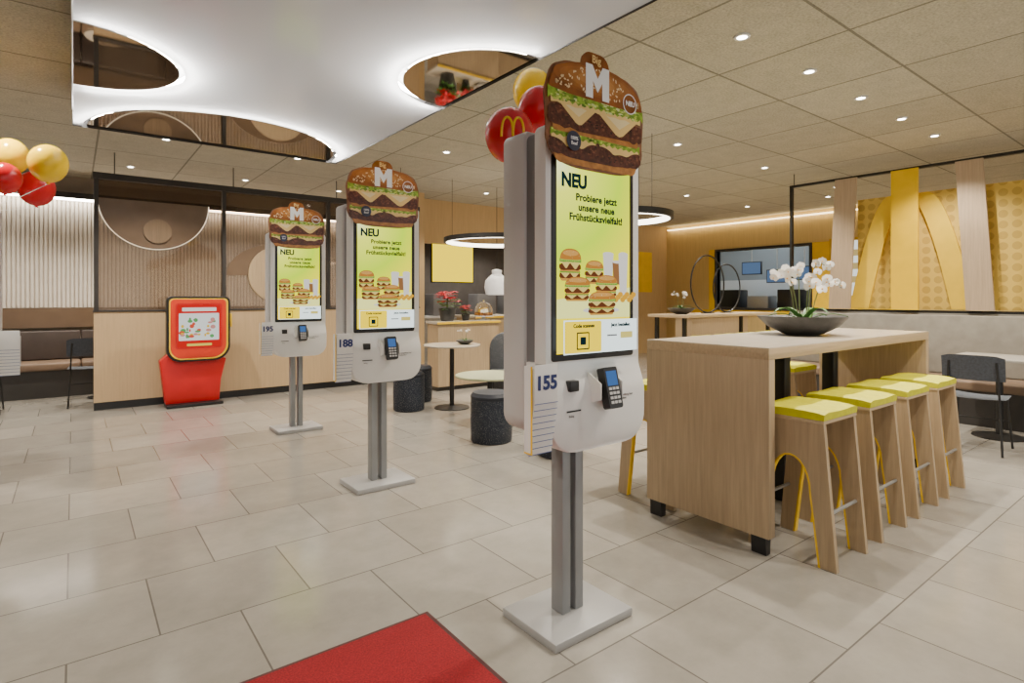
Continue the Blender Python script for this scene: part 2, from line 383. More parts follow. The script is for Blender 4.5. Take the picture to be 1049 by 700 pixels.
bmbox(bm,(11.6,-3,0),(11.7,HY0,3.05)); bmbox(bm,(11.6,HY1,0),(11.7,8.8,3.05))
bmbox(bm,(11.6,HY0,2.36),(11.7,HY1,3.05)); bmbox(bm,(11.6,HY0,0),(11.7,HY1,1.1))
S(fin('wall_right',bm,m_oakgold))
bm=bmesh.new()
bmbox(bm,(11.57,HY0-.05,2.36),(11.74,HY1+.05,2.41));bmbox(bm,(11.57,HY0-.05,1.05),(11.74,HY1+.05,1.1));bmbox(bm,(11.57,HY0-.05,1.1),(11.74,HY0,2.36));bmbox(bm,(11.57,HY1,1.1),(11.74,HY1+.05,2.36))
S(fin('trim_1',bm,m_dark))
bm=bmesh.new()
bmbox(bm,(11.585,HY1+.06,1.05),(11.6,HY1+.20,2.41)); bmbox(bm,(11.585,4.3,.93),(11.6,8.35,1.04)); bmbox(bm,(11.585,3.9,1.05),(11.6,HY0-.06,2.41))
S(fin('trim_7',bm,m_yellow))
S(box('wall_hatch_room',(13.2,4.0,0),(13.3,8.8,3.05),M('steel_wall',(.24,.28,.32),.4,.05)))
S(box('trim_9',(13.17,4.0,1.2),(13.2,8.8,1.75),M('white_wall_tiles',(.60,.64,.68),.3)))
S(box('floor_hatch_room',(13,4,-.1),(13.3,8.8,0),m_floor)); S(box('ceiling_hatch_room',(13,4,3.05),(13.3,8.8,3.15),m_ceil))
S(box('trim_2',(11.50,-3,2.95),(11.58,8.7,2.97),e_warm))
def downlight(x,y,w=55,warm=True):
    z=3.05
    r=root('ceiling_downlight',(x,y,z-.012),'small round recessed ceiling downlight, lit','ceiling light','recessed ceiling downlights')
    lathe('trim_ring',[(.034,0),(.052,0),(.052,.01),(.034,.01),(.034,0)],m_white,r,20)
    lathe('lamp_glass',[(0,.002),(.034,.002),(.034,.009),(0,.009)],e_spot,r,20)
    l=bpy.data.lights.new('spot','SPOT'); l.energy=w*LK; l.spot_size=math.radians(120); l.spot_blend=.65; l.shadow_soft_size=.03
    l.color=(1,.90,.76) if warm else (1,.95,.88)
    lo=bpy.data.objects.new('light_source',l); lo.parent=r; lo.location=(0,0,-.02); link(lo)
for x in (3.5,4.44,5.38,6.32,7.26): downlight(x,2.05,60)
for x in (3.5,4.44,5.38,7.26,9.4): downlight(x,3.93,65)
for x in (3.5,4.44,6.32,8.2,10.1): downlight(x,5.81,70)
for x in (3.5,5.38,7.26,9.5): downlight(x,0.17,65)
for p in ((-.6,3.0),(-.6,5.2),(-.8,7.0),(.8,7.2),(2.2,7.2),(-.7,1.0)): downlight(p[0],p[1],75)
for p in ((.6,9.0),(2.0,9.0),(3.4,9.0),(-.8,9.0),(5.4,7.7),(7.0,7.7)): downlight(p[0],p[1],75)
for p in ((2.9,1.0),(10.2,2.4),(10.2,4.4),(5.8,9.9),(7.4,9.9)): downlight(p[0],p[1],60)

# ------------------------------------------------------------ luminous ceiling panel
pr=root('ceiling_light_panel',(1.11,2.4,3.05),'large white suspended luminous ceiling panel with round mirrored cut-outs','ceiling panel')
def L(pts): return [(x-1.11,y-2.4) for x,y in pts]
def arc(cx,cy,r,a0,a1,n=28): return [(cx+r*math.cos(a0+(a1-a0)*i/n),cy+r*math.sin(a0+(a1-a0)*i/n)) for i in range(n+1)]
C2=(2.22,3.18,.58); C1=(1.11,5.97,1.05); C3=(0,4.3,.58)
ys=set([-1.6,5.97])
for c in (C1,C2,C3):
    for i in range(0,41):
        y=c[1]+c[2]*math.sin(-PI/2+PI*i/40)
        if -1.6<=y<=5.97: ys.add(round(y,5))
ys=sorted(ys)
def xl(y): d=C3[2]**2-(y-C3[1])**2; return C3[0]+(math.sqrt(d) if d>0 else 0)
def xr(y): d=C2[2]**2-(y-C2[1])**2; return C2[0]-(math.sqrt(d) if d>0 else 0)
def xc(y): d=C1[2]**2-(y-C1[1])**2; return math.sqrt(d) if d>0 else 0
bm=bmesh.new()
def quad(a,b,c,d): bm.faces.new([bm.verts.new((x-1.11,y-2.4,-.29)) for x,y in (a,b,c,d)])
for y0,y1 in zip(ys,ys[1:]):
    if y1-y0<1e-4: continue
    quad((xl(y0),y0),(C1[0]-xc(y0),y0),(C1[0]-xc(y1),y1),(xl(y1),y1))
    quad((C1[0]+xc(y0),y0),(xr(y0),y0),(xr(y1),y1),(C1[0]+xc(y1),y1))
bmesh.ops.remove_doubles(bm,verts=bm.verts,dist=1e-5)
fin('diffuser_panel',bm,m_panel,pr)
g=.03
def mdisc(pts): prism('mirror_inset',L(pts),2.764-3.05,2.774-3.05,'z',m_mirror,pr,smooth=False)
mdisc(arc(C2[0],C2[1],C2[2]-g,-PI/2,-3*PI/2)); mdisc(arc(C1[0],C1[1],C1[2]-g,0,-PI)); mdisc(arc(C3[0],C3[1],C3[2]-g,PI/2,-PI/2))
box('backing_plate',(-1.12,-4.02,-.17),(1.12,3.57,-.145),m_white,pr)
box('suspension_frame',(-1.0,-3.9,-.145),(1.0,3.4,-.001),m_dark,pr)
def ledarc(cx,cy,r,a0,a1): tube('led_strip',[(x-1.11,y-2.4,-.235) for x,y in arc(cx,cy,r,a0,a1)],.012,e_led,pr,6)
ledarc(C2[0],C2[1],C2[2]+.04,-PI/2-.08,-3*PI/2+.08); ledarc(C1[0],C1[1],C1[2]+.04,-.08,-PI+.08); ledarc(C3[0],C3[1],C3[2]+.04,PI/2-.08,-PI/2+.08)
def rim(pts):
    bm=bmesh.new()
    A=[bm.verts.new((x-1.11,y-2.4,-.30)) for x,y in pts];B=[bm.verts.new((x-1.11,y-2.4,-.15)) for x,y in pts]
    for i in range(len(pts)-1): bm.faces.new([A[i],A[i+1],B[i+1],B[i]])
    fin('edge_rim',bm,m_dark,pr,True)
rim([(2.225,-1.6),(2.225,5.975),(-.005,5.975),(-.005,-1.6)])

# ------------------------------------------------------------ left partition
pt=root('room_divider',(0.19,8.25,0),'oak-clad room divider with smoked glass and round motifs','room divider')
box('cladding',(0,-.03,.09),(4.25,.06,1.15),wood('oak_clad',(.55,.39,.22),'z',contrast=.1),pt)
box('plinth',(0,-.02,0),(4.25,.05,.09),m_black,pt)
box('ledge',(-.01,-.04,1.15),(4.26,.08,1.17),m_dark,pt)
box('top_beam',(-.01,-.03,2.72),(4.26,.07,2.79),m_dark,pt)
for x in (0,1.36,2.75,4.21): box('post',(x,-.02,1.17),(x+.045,.05,2.72),m_dark,pt)
for x in (.045,1.405,2.795):
    w_=1.315 if x<.1 else (1.345 if x<2 else 1.415)
    box('smoked_pane',(x,.046,1.17),(x+w_,.049,2.72),m_smoke,pt)
for x in (0.2,1.5,2.9,4.1): tube('hanger_rod',[(x,.02,2.79),(x,.02,3.049)],.006,m_blackm,pt,6)
e_rimglow=E('motif_edge_glow',(1,.85,.62),1.2)
prism('brown_motif',ell(.62,2.50,.58,.58,30,PI,2*PI),.02,.045,'y',m_brown,pt)
tube('motif_edge',[(x,.018,z) for x,z in ell(.62,2.50,.585,.585,40,PI,2*PI)],.006,e_rimglow,pt,6)
prism('wood_motif',ell(.64,2.14,.15,.15,30),.0,.018,'y',m_oakdark,pt)
prism('brown_motif',ell(2.02,1.62,.60,.43,30,0,PI),.03,.045,'y',m_brown,pt)
prism('wood_motif',ell(2.06,1.64,.38,.38,36),.0,.028,'y',m_oakz,pt)
prism('wood_motif',ell(2.22,1.56,.24,.24,30),-.015,-.001,'y',m_oakwall,pt)
prism('brown_motif',ell(3.3,2.3,.40,.40,30,-PI/2,PI/2),.03,.045,'y',m_brown,pt)

bm=bmesh.new()
n=150
for i in range(n):
    x=-2.9+7.3*i/n
    bmprism(bm,[(x,10.29),(x+.038,10.29),(x+.038,10.27),(x+.028,10.25),(x+.010,10.25),(x,10.27)],1.18,2.70,'z')
S(fin('trim_3',bm,m_slat))
S(box('trim_8',(-3.1,10.275,1.17),(4.4,10.282,2.70),m_beige))
S(box('trim_4',(-3.1,10.12,2.72),(4.4,10.29,2.8),m_dark))
S(box('trim_5',(-3.1,10.14,2.695),(4.4,10.19,2.72),E('slat_wash_led',(1,.90,.76),30)))
S(box('trim_6',(-3.1,10.22,.9),(4.4,10.29,1.17),m_brown))
def bench(name,loc,length,label,seatm,backm,rz=0,h=.88,split=True):
    b=root(name,loc,label,'bench',rz=rz)
    box('base',(0,.04,0),(length,.5,.36),m_dark,b)
    nseg=max(1,int(length/1.0)) if split else 2
    for i in range(nseg):
        box('seat_cushion',(length*i/nseg+.004,0,.36),(length*(i+1)/nseg-.004,.52,.46),seatm,b,.025,3)
        if split: box('back_cushion',(length*i/nseg+.004,.52,.46),(length*(i+1)/nseg-.004,.6,h),backm,b,.02,3)
    if not split: box('back_cushion',(0,.52,.46),(length,.6,h),backm,b,.012,3)
    return b
bench('bench',(-3.0,9.6,0),7.2,'long dark upholstered wall bench under a slatted wall',m_benchseat,m_benchdark,h=.86)

# ------------------------------------------------------------ kiosk
def make_kiosk(loc,label):
    k=root('ordering_kiosk',loc,label,'ordering kiosk','self-service ordering kiosks')
    box('base_plate',(-.20,-.165,0),(.23,.165,.035),m_plate,k,.006)
    for x in (-.045,.027): box('pole',(x,-.035,.035),(x+.045,.035,.80),m_pole,k,.004)
    prism('back_shell',rrect(-.262,.25,.80,1.955,[.07,.07,.03,.03]),-.055,.08,'y',m_shell,k,.012,2)
    prism('core',rrect(-.248,.238,.84,1.94,.03),-.115,-.055,'y',m_gap,k)
    prism('front_shell',rrect(-.262,.25,1.0,1.955,[.0,.0,.035,.035]),-.18,-.115,'y',m_white,k,.006,2)
    bm=bmesh.new(); rows=[]
    CY=-.214
    zs=[1.078,1.06,1.04,1.015,.99,.96,.93,.90,.87,.84,.82,.80,.785,.772,.762,.755,.75]
    def hw(z):
        r=.11
        if z>.75+r: return 0
        d=r-(z-.75); return r-math.sqrt(max(0,r*r-d*d))
    for z in zs:
        t=min(1,max(0,(1.078-z)/.13)); t=t*t*(3-2*t); y=-.18+(CY+.18)*t
        i=hw(z); xa,xb=-.262+i,.25-i
        rr=.012
        rows.append([bm.verts.new(q) for q in ((xa,-.07,z),(xa,y+rr,z),(xa+rr*.3,y+rr*.3,z),(xa+rr,y,z),(xb-rr,y,z),(xb-rr*.3,y+rr*.3,z),(xb,y+rr,z),(xb,-.07,z))])
    for A,B in zip(rows,rows[1:]):
        for i in range(7): bm.faces.new([A[i],A[i+1],B[i+1],B[i]])
        bm.faces.new([A[7],A[0],B[0],B[7]])
    bm.faces.new(rows[0]); bm.faces.new(rows[-1])
    fin('chin_housing',bm,m_white,k,smooth=True)
    d=prism('display',rrect(-.236,.210,1.085,1.845,.012),-.184,-.17,'y',m_black,k,.002)
    p=Pic(-.1843,.0004)
    x0,x1,z0,z1=-.213,.187,1.112,1.825
    p.add([(x0,z0),(x1,z0),(x1,z1),(x0,z1)],e_screen)
    p.add([(x0,z0+.13),(x1,z0+.13),(x1,z0+.25),(x0,z0+.20)],e_tab)
    def cup(cx,z,w,h,c):
        p.add([(cx-w*.36,z),(cx+w*.36,z),(cx+w*.5,z+h),(cx-w*.5,z+h)],c)
        p.add(ell(cx,z+h,w*.52,h*.07,14),e_cup)
    cup(.06,z0+.27,.06,.11,e_cup); cup(.11,z0+.26,.055,.09,e_coffee); cup(.145,z0+.22,.055,.16,e_cup)
    burger(p,-.15,z0+.27,.11,.12,BE,5,8); burger(p,-.03,z0+.26,.10,.09,BE,6,8); burger(p,-.125,z0+.195,.13,.09,BE,3,8); burger(p,.025,z0+.205,.12,.09,BE,8,8)
    for i in range(9): p.add(ell(.075+i*.0125,z0+.20+.010*(i%3),.015,.011,10),e_org)
    p.add(ell(-.01,z0+.16,.10,.012,20),e_cup); burger(p,-.01,z0+.142,.15,.09,BE,11,10)
    p.add([(x0,z0),(x1,z0),(x1,z0+.125),(x0,z0+.125)],e_screenw)
    p.add(rrect(x0+.005,x0+.195,z0+.004,z0+.12,.006),e_screeny)
    p.add(rrect(x0+.065,x0+.130,z0+.015,z0+.080,.004),e_navy)
    p.add(rrect(x0+.070,x0+.125,z0+.020,z0+.075,.003),e_screeny)
    p.add(rrect(x0+.083,x0+.112,z0+.033,z0+.062,.003),e_navy)
    p.add(rrect(x0+.205,x1-.006,z0+.004,z0+.12,.006),e_screenw)
    p.add(rrect(x0+.225,x0+.28,z0+.06,z0+.066,.001),e_grey); p.add(rrect(x0+.30,x0+.37,z0+.05,z0+.075,.004),E('lit_pale_yellow',(.9,.75,.2)))
    yt=p.y-.001
    p.done('screen_picture',d)
    text('lettering','NEU',.070,(x0+.022,-.1860,z1-.07),e_navy,d,.045,sx=.95)
    text('lettering','Probiere jetzt\nunsere neue\nFrühstücksvielfalt!',.0375,(-.005,-.1860,z1-.165),e_navy,d,.034,'CENTER',space=1.06)
    text('lettering','Code scannen',.019,(x0+.1,yt,z0+.103),e_navy,d,.03,'CENTER')
    text('lettering','Jetzt bestellen',.019,(x0+.30,yt,z0+.103),e_navy,d,.03,'CENTER')
    # topper
    cz=1.80; tx=-.04
    ol=[]
    for i in range(72):
        a=2*PI*i/72
        rx=.262*(1+.012*math.sin(11*a)+.008*math.sin(17*a))
        s=math.sin(a); c=math.cos(a)
        ol.append((tx+rx*math.copysign(abs(c)**.5,c), cz+.19+.195*math.copysign(abs(s)**.55,s)))
    tp=prism('burger_topper',ol,-.222,-.216,'y',M('topper_card',(.20,.07,.02),.35,var=.3,vs=25),k,smooth=False)
    prism('topper_crest',rrect(tx-.085,tx+.065,2.10,2.240,[.01,.01,.05,.05]),-.2225,-.2165,'y',BM['crown'],tp,smooth=False)
    p=Pic(-.2228,.0003); burger(p,tx,cz+.005,.51,.385,BM,2,110)
    p.add(ell(tx+.175,cz+.285,.040,.040,24),m_ltext); p.add(ell(tx+.175,cz+.285,.036,.036,24),BM['crown'])
    p.add(ell(tx-.13,cz+.09,.036,.036,24),m_navy)
    mx,mz,mw,mh=tx-.07,2.065,.125,.125
    mpts=[(mx+mw*u,mz+mh*v) for u,v in ((0,0),(.30,0),(.30,.52),(.5,.2),(.70,.52),(.70,0),(1,0),(1,1),(.72,1),(.5,.62),(.28,1),(0,1))]
    p.add(mpts,m_ltext)
    yy=p.y-.0012
    p.done('burger_picture',tp)
    text('lettering','Big',.040,(tx-.015,yy,2.210),BM['cheese'],tp,.01,'CENTER')
    text('lettering','NEU',.027,(tx+.175,yy,cz+.285),m_ltext,tp,.03,'CENTER')
    text('lettering','100%\nBeef',.018,(tx-.13,yy,cz+.09),m_ltext,tp,.01,'CENTER')
    box('topper_bracket',(-.03,-.2165,1.86),(.03,-.179,1.93),m_white,k)
    # payment terminal
    t=bmesh.new(); bmprism(t,rrect(-.036,.036,-.085,.07,[.012,.012,.008,.008]),-.018,.018,'y'); bevel(t,.004)
    pay=fin('payment_terminal',t,m_black,k,smooth=True,loc=(.0,CY-.034,.985),rot=(math.radians(-14),0,0))
    box('terminal_screen',(-.027,-.0195,.0),(.027,-.018,.055),E('terminal_blue',(.08,.20,.5),.8),pay)
    for r_ in range(4):
        for c_ in range(3): box('key',(-.026+c_*.019,-.0205,-.016-r_*.017),(-.012+c_*.019,-.018,-.006-r_*.017),m_shell,pay)
    for sx in (-.065,.052): prism('privacy_shield',[(CY+.01,.92),(CY-.050,.94),(CY-.05,1.00),(CY+.02,1.04)],sx,sx+.006,'x',m_white,k,.002)
    box('terminal_bracket',(-.03,CY-.028,.93),(.03,CY+.004,1.0),m_gap,k)
    box('barcode_scanner',(-.18,CY-.010,.975),(-.135,CY+.02,1.015),m_black,k,.004)
    box('receipt_slot',(-.19,CY-.003,.90),(-.12,CY+.002,.906),m_black,k)
    text('lettering','Kartenzahlung hier\nContactless',.013,(.07,CY-.0015,.93),m_greyp,k)
    text('lettering','Beleg',.012,(-.18,CY-.0015,.885),m_greyp,k)
    rk=prism('number_rack',[(-.205,1.085),(-.240,1.085),(-.240,.79),(-.205,.79)],-.381,-.378,'x',m_white,k)
    prism('rack_edge',[(-.240,1.085),(-.2445,1.085),(-.2445,.785),(-.205,.785),(-.205,.79),(-.240,.79)],-.382,-.377,'x',m_yellow,rk)
    box('rack_bracket',(-.378,-.216,.84),(-.264,-.206,1.05),m_shell,rk)
    for i in range(9):
        y=-.252+i*.004; zt=1.090-i*.006; zb=.955-i*.0225
        box('number_card',(-.374,y,zb),(-.268,y+.003,zt),m_white,rk,.001)
        box('card_stripe',(-.374,y-.0006,zb),(-.268,y,zb+.0025),m_cardedge,rk)
    return k
def setnum(k,s):
    rk=[c for c in kids(k) if c.name.startswith('number_rack')][0]
    text('number_lettering',s,.066,(-.3205,-.2532,1.025),m_blue,rk,.04,'CENTER')
KX=[(1.61,1.73),(1.70,3.79),(1.755,5.84),(-.66,5.5)]
k1=make_kiosk((*KX[0],0),'white ordering kiosk with lime screen and burger topper, number 155')
k2=copy_tree(k1,(*KX[1],0),label='white ordering kiosk with lime screen and burger topper, number 188')
k3=copy_tree(k1,(*KX[2],0),label='white ordering kiosk with lime screen and burger topper, number 195')
k4=copy_tree(k1,(*KX[3],0),label='white ordering kiosk without topper, balloons tied above',skip=('burger_topper','topper_bracket'))
for c in kids(k4):
    if c.name.startswith('number_rack'): c.location.x+=.632
setnum(k1,'155'); setnum(k2,'188'); setnum(k3,'195')

def balloon(x,y,z,r,mat,label,tie,logo=None):
    b=root('balloon',(x,y,z),label,'balloon','party balloons')
    prof=[(0,r*1.08)]+[(r*math.sin(a),r*1.08*math.cos(a)*(1 if math.cos(a)>0 else 1.1)) for a in [PI*i/16 for i in range(1,15)]]+[(r*.06,-r*1.2),(r*.10,-r*1.28),(0,-r*1.26)]
    lathe('balloon_skin',prof,mat,b,28)
    tube('ribbon',[(0,0,-r*1.26),((tie[0]-x)*.4,(tie[1]-y)*.4,(-r*1.26+(tie[2]-z))*.5),(tie[0]-x,tie[1]-y,tie[2]-z)],.0015,m_white,b,5)
    if logo:
        bm=bmesh.new()
        for sgn in (-1,1):
            pts=[]
            for i in range(17):
                a=PI*i/16; u=r*(sgn*.22-.22*math.cos(a)); v=r*(-.35+.75*math.sin(a)**.7)
                pts.append((u,-math.sqrt(max(0,r*r*1.01-u*u-(v/1.09)**2)),v))
            bmtube(bm,pts,r*.05,6)
        fin('arches_logo',bm,logo,b,True,rot=(0,0,math.atan2(-x,y)+.15))
t=(1.58,1.815,1.94)
balloon(1.668,2.185,2.11,.118,m_bal_r,'glossy red balloon with yellow arches logo tied beside kiosk',t,m_bal_y)
balloon(1.914,2.25,2.295,.11,m_bal_r,'glossy red balloon tied behind kiosk topper',t)
balloon(2.078,2.50,2.50,.115,m_bal_y,'glossy yellow balloon above the red ones',t)
t=(-.56,5.585,1.94)
balloon(-.142,5.28,2.29,.12,m_bal_y,'glossy yellow balloon tied to kiosk',t)
balloon(-.366,5.57,2.365,.115,m_bal_y,'glossy yellow balloon tied to kiosk',t)
balloon(-.224,5.725,2.17,.12,m_bal_r,'glossy red balloon tied to kiosk',t)
balloon(-.37,5.20,2.14,.095,m_bal_r,'glossy red balloon tied to kiosk',t)

# ------------------------------------------------------------ red mat
mt=root('door_mat',(.1,.9,0),'red carpet door mat with thin dark edging','door mat')
box('carpet_pile',(-1.05,-1.6,0.001),(1.055,1.185,.012),m_carpet,mt,.003)
box('rubber_edging',(-1.07,-1.62,0),(1.075,1.205,.006),m_edge,mt,.001)

# ------------------------------------------------------------ high table
def hightable(loc,Lx,Wy,label,h=1.063):
    t=root('high_table',loc,label,'table')
    box('tabletop',(0,0,h-.06),(Lx,Wy,h-.003),m_oakx,t,.002)
    box('top_surface',(.002,.002,h-.003),(Lx-.002,Wy-.002,h),m_top,t)
    for x in (0,Lx-.06): box('end_panel',(x,.0,.09),(x+.06,Wy,h-.06),m_oakz,t,.002)
    for x in (.005,Lx-.055):
        for y in (.02,Wy-.10): prism('foot',[(x+.005,0),(x+.045,0),(x+.05,.09),(x,.09)],y,y+.08,'y',m_black,t)
    for x in (Lx*.36,Lx*.66): box('support_post',(x,Wy*.5-.04,0),(x+.08,Wy*.5+.04,h-.06),m_blackm,t,.003)
    box('support_rail',(.06,Wy*.5-.02,h-.12),(Lx-.06,Wy*.5+.02,h-.06),m_blackm,t)
    return t
hightable((2.79,1.488,0),2.35,.774,'long oak high table with solid end panels and pale top')
def make_stool(loc,rz=0):
    s=root('bar_stool',loc,'oak plywood bar stool with lime cushion tucked at table','bar stool','lime-cushioned plywood bar stools',rz)
    outer=[(-.225,0),(-.165,.70),(.165,.70),(.225,0),(.150,0)]
    arch=[(.150-.045*t,.36*t) for t in [i/4 for i in range(1,5)]]+[(.105*math.cos(a),.36+.17*math.sin(a)) for a in [PI*i/12 for i in range(1,12)]]+[(-.150+.045*t,.36*t) for t in [i/4 for i in range(4,0,-1)]]
    pts=outer+arch+[(-.150,0)]
    for x in (-.185,.157):
        prism('side_panel',pts,x,x+.028,'x',m_oakz,s)
        full=[(.150,0)]+arch+[(-.150,0)]
        inn=[(y*.93, z-.008 if z>.3 else z) for (y,z) in full]
        prism('arch_trim',full+inn[::-1],x-.001,x+.029,'x',m_yellow,s)
    box('seat_board',(-.19,-.168,.70),(.19,.168,.718),m_oakx,s,.002)
    bm=bmesh.new(); N=10
    def cz(u,v): return .762+.012*(u*u)-.010*(abs(v)**4)-.016*(abs(u)**8)
    top=[[bm.verts.new((.193*u*(1 if abs(u)<.99 else .985),.172*v,cz(u,v))) for v in [-1+2*j/N for j in range(N+1)]] for u in [-1+2*i/N for i in range(N+1)]]
    bot=[[bm.verts.new((.19*(-1+2*i/N),.169*(-1+2*j/N),.719)) for j in range(N+1)] for i in range(N+1)]
    for i in range(N):
        for j in range(N):
            bm.faces.new([top[i][j],top[i+1][j],top[i+1][j+1],top[i][j+1]]); bm.faces.new([bot[i][j],bot[i][j+1],bot[i+1][j+1],bot[i+1][j]])
    for i in range(N):
        bm.faces.new([top[i][0],bot[i][0],bot[i+1][0],top[i+1][0]]); bm.faces.new([top[i][N],top[i+1][N],bot[i+1][N],bot[i][N]])
        bm.faces.new([top[0][i],top[0][i+1],bot[0][i+1],bot[0][i]]); bm.faces.new([top[N][i],bot[N][i],bot[N][i+1],top[N][i+1]])
    fin('seat_cushion',bm,m_cushion,s,smooth=True)
    for y in (-.175,.175): tube('footrest_bar',[(-.158,y,.26),(.158,y,.26)],.009,m_steel,s,10)
    return s
s0=make_stool((3.07,1.43,0))
for i in range(1,4): copy_tree(s0,(3.07+.55*i,1.43,0))
for i in range(4): copy_tree(s0,(3.12+.55*i,2.40,0),PI)

# ------------------------------------------------------------ orchids
def petal_mesh():
    bm=bmesh.new()
    for k,(a,l,w) in enumerate([(90,.034,.014),(210,.034,.014),(330,.034,.014),(20,.036,.022),(160,.036,.022)]):
        a=math.radians(a); d=Vector((math.cos(a),0,math.sin(a))); s=Vector((-math.sin(a),0,math.cos(a)))
        c=bm.verts.new((0,-.003,0)); ring=[]
        for i in range(9):
            t=i/8*PI
            ring.append((l*(.5-.5*math.cos(t)),w*math.sin(t)))
        L_=[bm.verts.new(d*u+s*v+Vector((0,.10*u-.004*k/5,0))) for u,v in ring[1:]]
        R_=[bm.verts.new(d*u-s*v+Vector((0,.10*u-.004*k/5,0))) for u,v in ring[1:-1]]
        bm.faces.new([c]+L_+R_[::-1])
    vs=bmesh.ops.create_icosphere(bm,subdivisions=1,radius=.007)['verts']
    bmesh.ops.translate(bm,verts=vs,vec=(0,-.006,0))
    for v in vs:
        for f in v.link_faces: f.material_index=1
    me=bpy.data.meshes.new('flower'); bm.to_mesh(me); bm.free()
    me.materials.append(m_petal); me.materials.append(m_pcore); return me
FL=petal_mesh()
def orchid(loc,scale,label,nst=5,nf=8,rz=0,hgt=.42):
    r=root('orchid_bowl',loc,label,'potted orchid',rz=rz); r.scale=(scale,)*3
    lathe('bowl',[(0,0),(.10,0),(.13,.012),(.22,.06),(.275,.115),(.285,.13),(.272,.128),(.21,.075),(.12,.05),(0,.05)],m_pot,r,36,wob=.04)
    lathe('moss_bed',[(0,.085),(.10,.085),(.2,.075),(.214,.078)],m_green,r,24)
    rnd=random.Random(int(loc[0]*100))
    for s in range(nst):
        ang=2*PI*s/nst+.4; bx=.05*math.cos(ang); by=.05*math.sin(ang)
        ex=.27*math.cos(ang)*(1 if s%2 else .85); ey=.15*math.sin(ang)
        pts=[]
        for i in range(13):
            t=i/12; pts.append((bx+(ex-bx)*t**1.5,by+(ey-by)*t**1.4,.07+hgt*(math.sin(min(1,t*1.15)*PI*.62))*(1-.06*s)))
        tube('flower_stem',pts,.0035,m_stem,r,6)
        for j in range(nf):
            t=.45+.55*j/(nf-1); i=min(11,int(t*12)); a=Vector(pts[i]); b=Vector(pts[i+1]); q=a.lerp(b,t*12-i)
            f=bpy.data.objects.new('flower',FL); f.parent=r; f.location=q+Vector((rnd.uniform(-.02,.02),-.015+rnd.uniform(-.02,.02),rnd.uniform(-.03,.012)))
            f.rotation_euler=(rnd.uniform(-.5,.5),rnd.uniform(-.5,.5),-.6+rnd.uniform(-.9,.9)); sc=rnd.uniform(.75,1.05)*(1-.25*t+.15); f.scale=(sc,)*3; link(f)
    for s in range(9):
        ang=2*PI*s/9; bm=bmesh.new(); l=.17+.05*(s%3); w=.026
        prev=None
        for i in range(8):
            t=i/7; c=Vector((l*t*math.cos(ang),l*t*math.sin(ang),.085+.10*math.sin(t*PI*.75)*(1 if s%2 else .6))); sd=Vector((-math.sin(ang),math.cos(ang),0))*w*math.sin(PI*min(.97,.12+t*.86))
            cur=(bm.verts.new(c-sd+Vector((0,0,.006))),bm.verts.new(c),bm.verts.new(c+sd+Vector((0,0,.006))))
            if prev:
                bm.faces.new([prev[0],prev[1],cur[1],cur[0]]); bm.faces.new([prev[1],prev[2],cur[2],cur[1]])
            prev=cur
        fin('leaf',bm,m_green,r,smooth=True)
    return r
orchid((3.98,1.88,1.063),1.0,'wide dark stone bowl planted with white orchids on high table',6,7,rz=-.6,hgt=.44)

# ------------------------------------------------------------ right side screen frame
X=8.0
sf=root('slatted_screen_wall',(X,0,0),'black framed partition with oak and yellow planks forming arches','partition screen')
box('lower_panel',(-.03,-2.5,0),(.05,3.95,1.14),m_conc,sf)
def fr(a,b): box('frame_bar',a,b,m_blackm,sf)
fr((-.03,-2.5,1.14),(.03,3.95,1.17)); fr((-.03,-2.5,2.86),(.03,3.95,2.89)); fr((-.03,3.92,1.17),(.03,3.95,2.86)); fr((-.03,-2.5,1.17),(.03,-2.47,2.86))
for y in (3.9,1.2,-1.2): tube('hanger_rod',[(0,y,2.88),(0,y,3.049)],.006,m_blackm,sf,6)
def plank(yt0,yt1,yb0,yb1,mat,x,zt=2.855,zb=1.175,th=.03,name='plank'):
    prism(name,[(yb0,zb),(yb1,zb),(yt1,zt),(yt0,zt)],x,x+th,'x',mat,sf,smooth=False)
prism('dotted_board',[(3.10,1.18),(3.10,2.58),(-2.4,2.58),(-2.4,1.18)],.04,.055,'x',m_dots,sf)
def archband(yc,sgn,w=.22):
    bm=bmesh.new(); prev=None
    for k in range(17):
        t=k/16; y=yc+sgn*(.10+.44*t**.75); z=2.575-1.39*t**1.3
        cur=[bm.verts.new(q) for q in ((.0,y-w/2,z),(.0,y+w/2,z),(.036,y+w/2,z),(.036,y-w/2,z))]
        if prev:
            for i in range(4): bm.faces.new([prev[i],prev[(i+1)%4],cur[(i+1)%4],cur[i]])
        else: bm.faces.new(cur)
        prev=cur
    bm.faces.new(prev)
    fin('arch_band',bm,m_yellowl,sf)
def mgroup(o):
    plank(3.32+o,3.06+o,3.40+o,3.14+o,m_oakpale,-.10)
    archband(2.53+o,1); archband(2.53+o,-1)
    plank(2.67+o,2.39+o,2.67+o,2.39+o,m_yellow,-.12)
    plank(2.04+o,1.79+o,1.94+o,1.69+o,m_oakpale,-.10)
mgroup(0); mgroup(-2.1)
bench('bench',(7.32,3.9,0),6.2,'long grey and brown upholstered bench against low wall',m_benchseat,m_benchback,rz=-PI/2,h=1.12,split=False)

